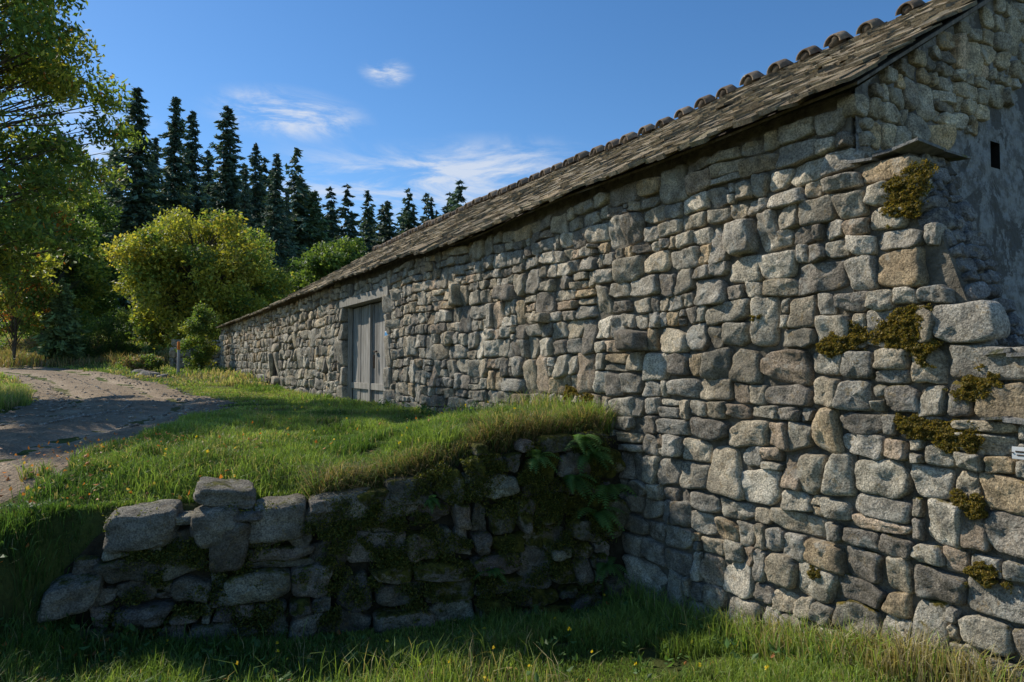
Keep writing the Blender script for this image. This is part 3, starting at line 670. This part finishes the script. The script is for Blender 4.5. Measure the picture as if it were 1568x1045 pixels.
for (s,z,L) in ((3.8,1.3,.36),(3.95,1.0,.34),(3.6,1.1,.30),(3.85,.8,.3),(3.95,.35,.25),(3.3,1.3,.24),(2.4,1.0,.14),(2.9,.4,.16),(3.7,1.45,.28)):
    p=rp(s,z,.08);fern_at(p,rfN,12,L)
a=Acc()
for k in range(210):
    if k<80: x=R.uniform(-3.6,-1.2);y=R.uniform(3.9,5.2)-.0
    elif k<120: s=R.uniform(-2.4,0);p=W(s,-R.uniform(.05,.35),0);x,y=p[0],p[1]
    elif k<160: x=R.uniform(-2.5,1.2);y=R.uniform(3.9,5.6)
    else:
        s=R.uniform(1.5,6);p=W(s,-R.uniform(.05,.5),0);x,y=p[0],p[1]
    q,aa=qa(np.array(x),np.array(y))
    if -.4<q<.0 and aa>-.4: continue
    z=tz(x,y);n=R.integers(6,16);h=R.uniform(.03,.16);P=np.stack([x+R.normal(0,.06,n),y+R.normal(0,.06,n),z+.03+R.random(n)*h],-1)
    V,F,C=leaves(P,R.uniform(.03,.075,n),np.array([.08,.15,.04])*R.uniform(.6,1.5,(n,1)),0,.6,1.2);a.add(V,F,C)
a.obj('broadleaf_weeds',M_leaf)
a=Acc()
for k in range(240):
    s=R.uniform(0.1,4.0);tp=float(np.interp(s,topx,topz));z=tp-R.random()**1.5*tp*.9
    if s<1.5 and R.random()<.4: continue
    r=R.uniform(.04,.16);n=int(9000*r);g=R.normal(0,1,(n,2))*.55;rr=np.hypot(g[:,0],g[:,1]);lim=.7+.8*fb(g[:,0]*2.2+s*9,g[:,1]*2.2+z*7,1.);g=g[rr<lim];n=len(g)
    P=rframe(s+g[:,0]*r*1.3,z+g[:,1]*r,R.uniform(.0,.11,n))
    c0=np.array([[.11,.13,.024],[.07,.09,.02],[.19,.175,.035]])[R.integers(0,3,n)]*R.uniform(.5,1.3,(n,1));V,F,C=leaves(P,R.uniform(.012,.028,n),c0,0,.5,.2);a.add(V,F,C)
a.obj('wall_moss_shoots',M_leaf,parent=rw)
n=800;x=np.concatenate([R.uniform(-4.6,-2.3,600),R.uniform(-5.2,2,200)]);y=np.concatenate([R.uniform(3.6,6.8,600),R.uniform(4,10,200)])
ok=~inwall(x,y);x,y=x[ok],y[ok];n=len(x);P=np.stack([x,y,terr(x,y)+R.uniform(.04,.10,n)],-1)
V,F,C=leaves(P,R.uniform(.025,.05,n),np.array([[.5,.17,.04],[.40,.27,.07],[.3,.12,.04]])[R.integers(0,3,n)],0,.7,2);mesh('fallen_leaves',V,F,M_leaf,C)
n=60;x=R.uniform(-3,2,n);y=R.uniform(4,9.5,n);ok=~inwall(x,y);x,y=x[ok],y[ok];n=len(x);z=terr(x,y)
P=np.stack([x,y,z+R.uniform(.1,.2,n)],-1);P=np.repeat(P,5,0)+R.normal(0,.005,(n*5,3));V,F,C=leaves(P,.02,np.tile([.8,.6,.03],(n*5,1)),0,.8,3);mesh('yellow_wildflowers',V,F,M_leaf,C)
# moss mats pressed into the joints
a=Acc()
for (s,z,r) in ((-2.84,3.16,.13),(-2.80,3.02,.10),(-2.78,2.27,.13),(-2.87,2.36,.11),(-2.92,2.2,.10),(-2.45,2.27,.10),(-2.35,2.22,.09),(-2.85,1.75,.09),(-3.1,1.72,.12),(-3.15,1.35,.09),(-1.75,2.45,.04),(-3.2,2.0,.11),(-2.2,.75,.05),(-3.2,1.0,.09),(.3,1.75,.1),(.6,1.8,.1)):
    n=int(90000*r);g=R.normal(0,1,(n,2))*.55;rr=np.hypot(g[:,0],g[:,1]);
    lim=.75+.8*fb(g[:,0]*2.2+s*9,g[:,1]*2.2+z*7,1.)
    ok=rr<lim;g=g[ok];n=len(g);rr=rr[ok]
    th=.06*np.sqrt(np.clip(1-rr/1.5,0,1))*R.uniform(.2,1,n)*(.7+.6*fb(g[:,0]*5+s,g[:,1]*5,2.))
    P=W(s+g[:,0]*r*1.35,-.005-th,z+g[:,1]*r)
    c0=np.array([[.22,.16,.032],[.12,.115,.025],[.31,.22,.05]])[R.integers(0,3,n)]*R.uniform(.5,1.3,(n,1))
    V,F,C=leaves(P,R.uniform(.008,.020,n),c0,0,.5,.2);a.add(V,F,C)
a.obj('wall_moss',M_leaf,parent=farm)
M_sign=simple_mat('plaque_enamel',(.5,.5,.48),(.68,.68,.66),6,rough=.4,bump=.1)
C=np.array([W(-3.42,-.085,1.665),W(-3.455,-.093,1.665),W(-3.385,-.093,1.665),W(-3.42,-.0925,1.672),W(-3.42,-.0925,1.655)]);H=np.array([[.04,.006,.03],[.003,.003,.003],[.003,.003,.003],[.024,.0012,.004],[.018,.0012,.003]])
V,F=boxes(C,H,np.tile(ax,(5,1,1)));o=mesh('wall_plaque',V,F,M_sign);o.data.materials.append(M_iron)
for i,pg in enumerate(o.data.polygons): pg.material_index=0 if i<6 else 1
mk=empty('trail_marker_post');x,y=-12.6,25.8;z=tz(x,y)
V,F=tube([[x,y,z-.2],[x,y,z+1.15],[x,y,z+1.17]],[.055,.05,.02],10);mesh('post',V,F,M_wood,np.ones((len(V),3)),parent=mk,smooth=True)
V,F=tube([[x,y,z+.9],[x,y,z+1.19],[x,y,z+1.21]],[.057,.055,.02],10);mesh('orange_cap',V,F,simple_mat('orange_paint',(.6,.16,.02),(.7,.22,.04),5,bump=0),parent=mk,smooth=True)
for k,(x,y,r) in enumerate(((-12.9,24.0,.3),(-12.3,23.5,.25),(-13.3,24.9,.28),(-11.8,23.1,.2),(-14.2,26,.3))):
    V,F=lump([x,y,tz(x,y)+.02],[r,r*.7,r*.5],k*2.3,12,16);mesh('boulder',V,F,M_ret,np.tile([.34,.30,.25,-.3],(len(V),1)),smooth=True)
V,F=boxes(np.array([[-14.1,31.3,2.1]]),np.array([[1.25,.22,1.0]]),np.array([[[.97,.2,0],[-.2,.97,0],[0,0,1]]]))
gw=empty('garden_wall');mesh('core',V,F,M_mortar,parent=gw)
Q=layout(-1.2,1.2,1.1,3.05,.4,.3,np.random.default_rng(5))
def gwf(ss,zz,H): return np.stack([-14.1+.97*ss-(-.2)*(-.25-H)*-1,31.3+.2*ss+.97*(-.25-H),zz],-1)
V,F,C=stones(Q[(Q[:,1]<1.3)],gwf,np.random.default_rng(6),K=12,colf=colmain);mesh('stones',V,F,M_wall,C,smooth=True,parent=gw)
# ---------------------------------------------------------------- world, sun, camera
el=math.radians(41);wd_=bpy.data.worlds.new('World');sc.world=wd_;wd_.use_nodes=True;nt=wd_.node_tree;nt.nodes.clear()
out=nt.nodes.new('ShaderNodeOutputWorld');bg=nd(nt,'ShaderNodeBackground',{'Strength':.15})
sky=nd(nt,'ShaderNodeTexSky',sky_type='NISHITA',sun_disc=False,sun_elevation=el,sun_rotation=math.radians(300),altitude=1100.0,air_density=1.0,dust_density=.25,ozone_density=2.6)
co=nd(nt,'ShaderNodeTexCoord').outputs['Generated']
hs=nd(nt,'ShaderNodeHueSaturation',{'Saturation':1.22,'Value':1.0,'Color':sky.outputs[0]})
nA=noise(nt,nd(nt,'ShaderNodeMapping',{'Vector':co,'Scale':(3.,3.,12.),'Rotation':(0,.16,0)}).outputs[0],2.6,8,.66,.7)
nB=ramp(nt,nA,.38,.72)
tot=None
for c,sx,sz,st in (((-.132,.96,.25),.22,.05,1.3),((-.296,.899,.333),.085,.028,1.7),((-.168,.903,.395),.03,.016,1.6),((-.02,.96,.29),.13,.03,.8),((-.52,.83,.27),.08,.05,1.0),((-.30,.92,.15),.35,.05,.6)):
    v=nd(nt,'ShaderNodeVectorMath',{0:co,1:c},operation='SUBTRACT').outputs[0]
    v=nd(nt,'ShaderNodeVectorMath',{0:v,1:(1/sx,0,1/sz)},operation='MULTIPLY').outputs[0]
    l=nd(nt,'ShaderNodeVectorMath',{0:v},operation='LENGTH').outputs[1]
    f=mth(nt,'MULTIPLY',ramp(nt,l,1.4,.1),st);tot=f if tot is None else mth(nt,'ADD',tot,f)
f=nd(nt,'ShaderNodeMath',{0:tot,1:nB},operation='MULTIPLY',use_clamp=True).outputs[0]
cc=mixc(nt,mth(nt,'MULTIPLY',f,.75),hs.outputs[0],(5.0,5.3,5.8))
nt.links.new(cc,bg.inputs[0]);nt.links.new(bg.outputs[0],out.inputs[0])
sd=Vector((-.866*math.cos(el),.5*math.cos(el),math.sin(el)))
L=bpy.data.lights.new('sun','SUN');L.energy=5.0;L.angle=math.radians(.53);L.color=(1,.94,.83)
lo=bpy.data.objects.new('sun',L);sc.collection.objects.link(lo);lo.rotation_euler=sd.to_track_quat('Z','Y').to_euler();lo.location=(-20,10,30)
cam=bpy.data.cameras.new('camera');cam.lens=24;cam.sensor_width=36;cam.clip_end=3000;cam.clip_start=.05
cob=bpy.data.objects.new('camera',cam);sc.collection.objects.link(cob);cob.location=(0,0,2.1);cob.rotation_euler=(math.radians(92.08),0,0)
sc.camera=cob
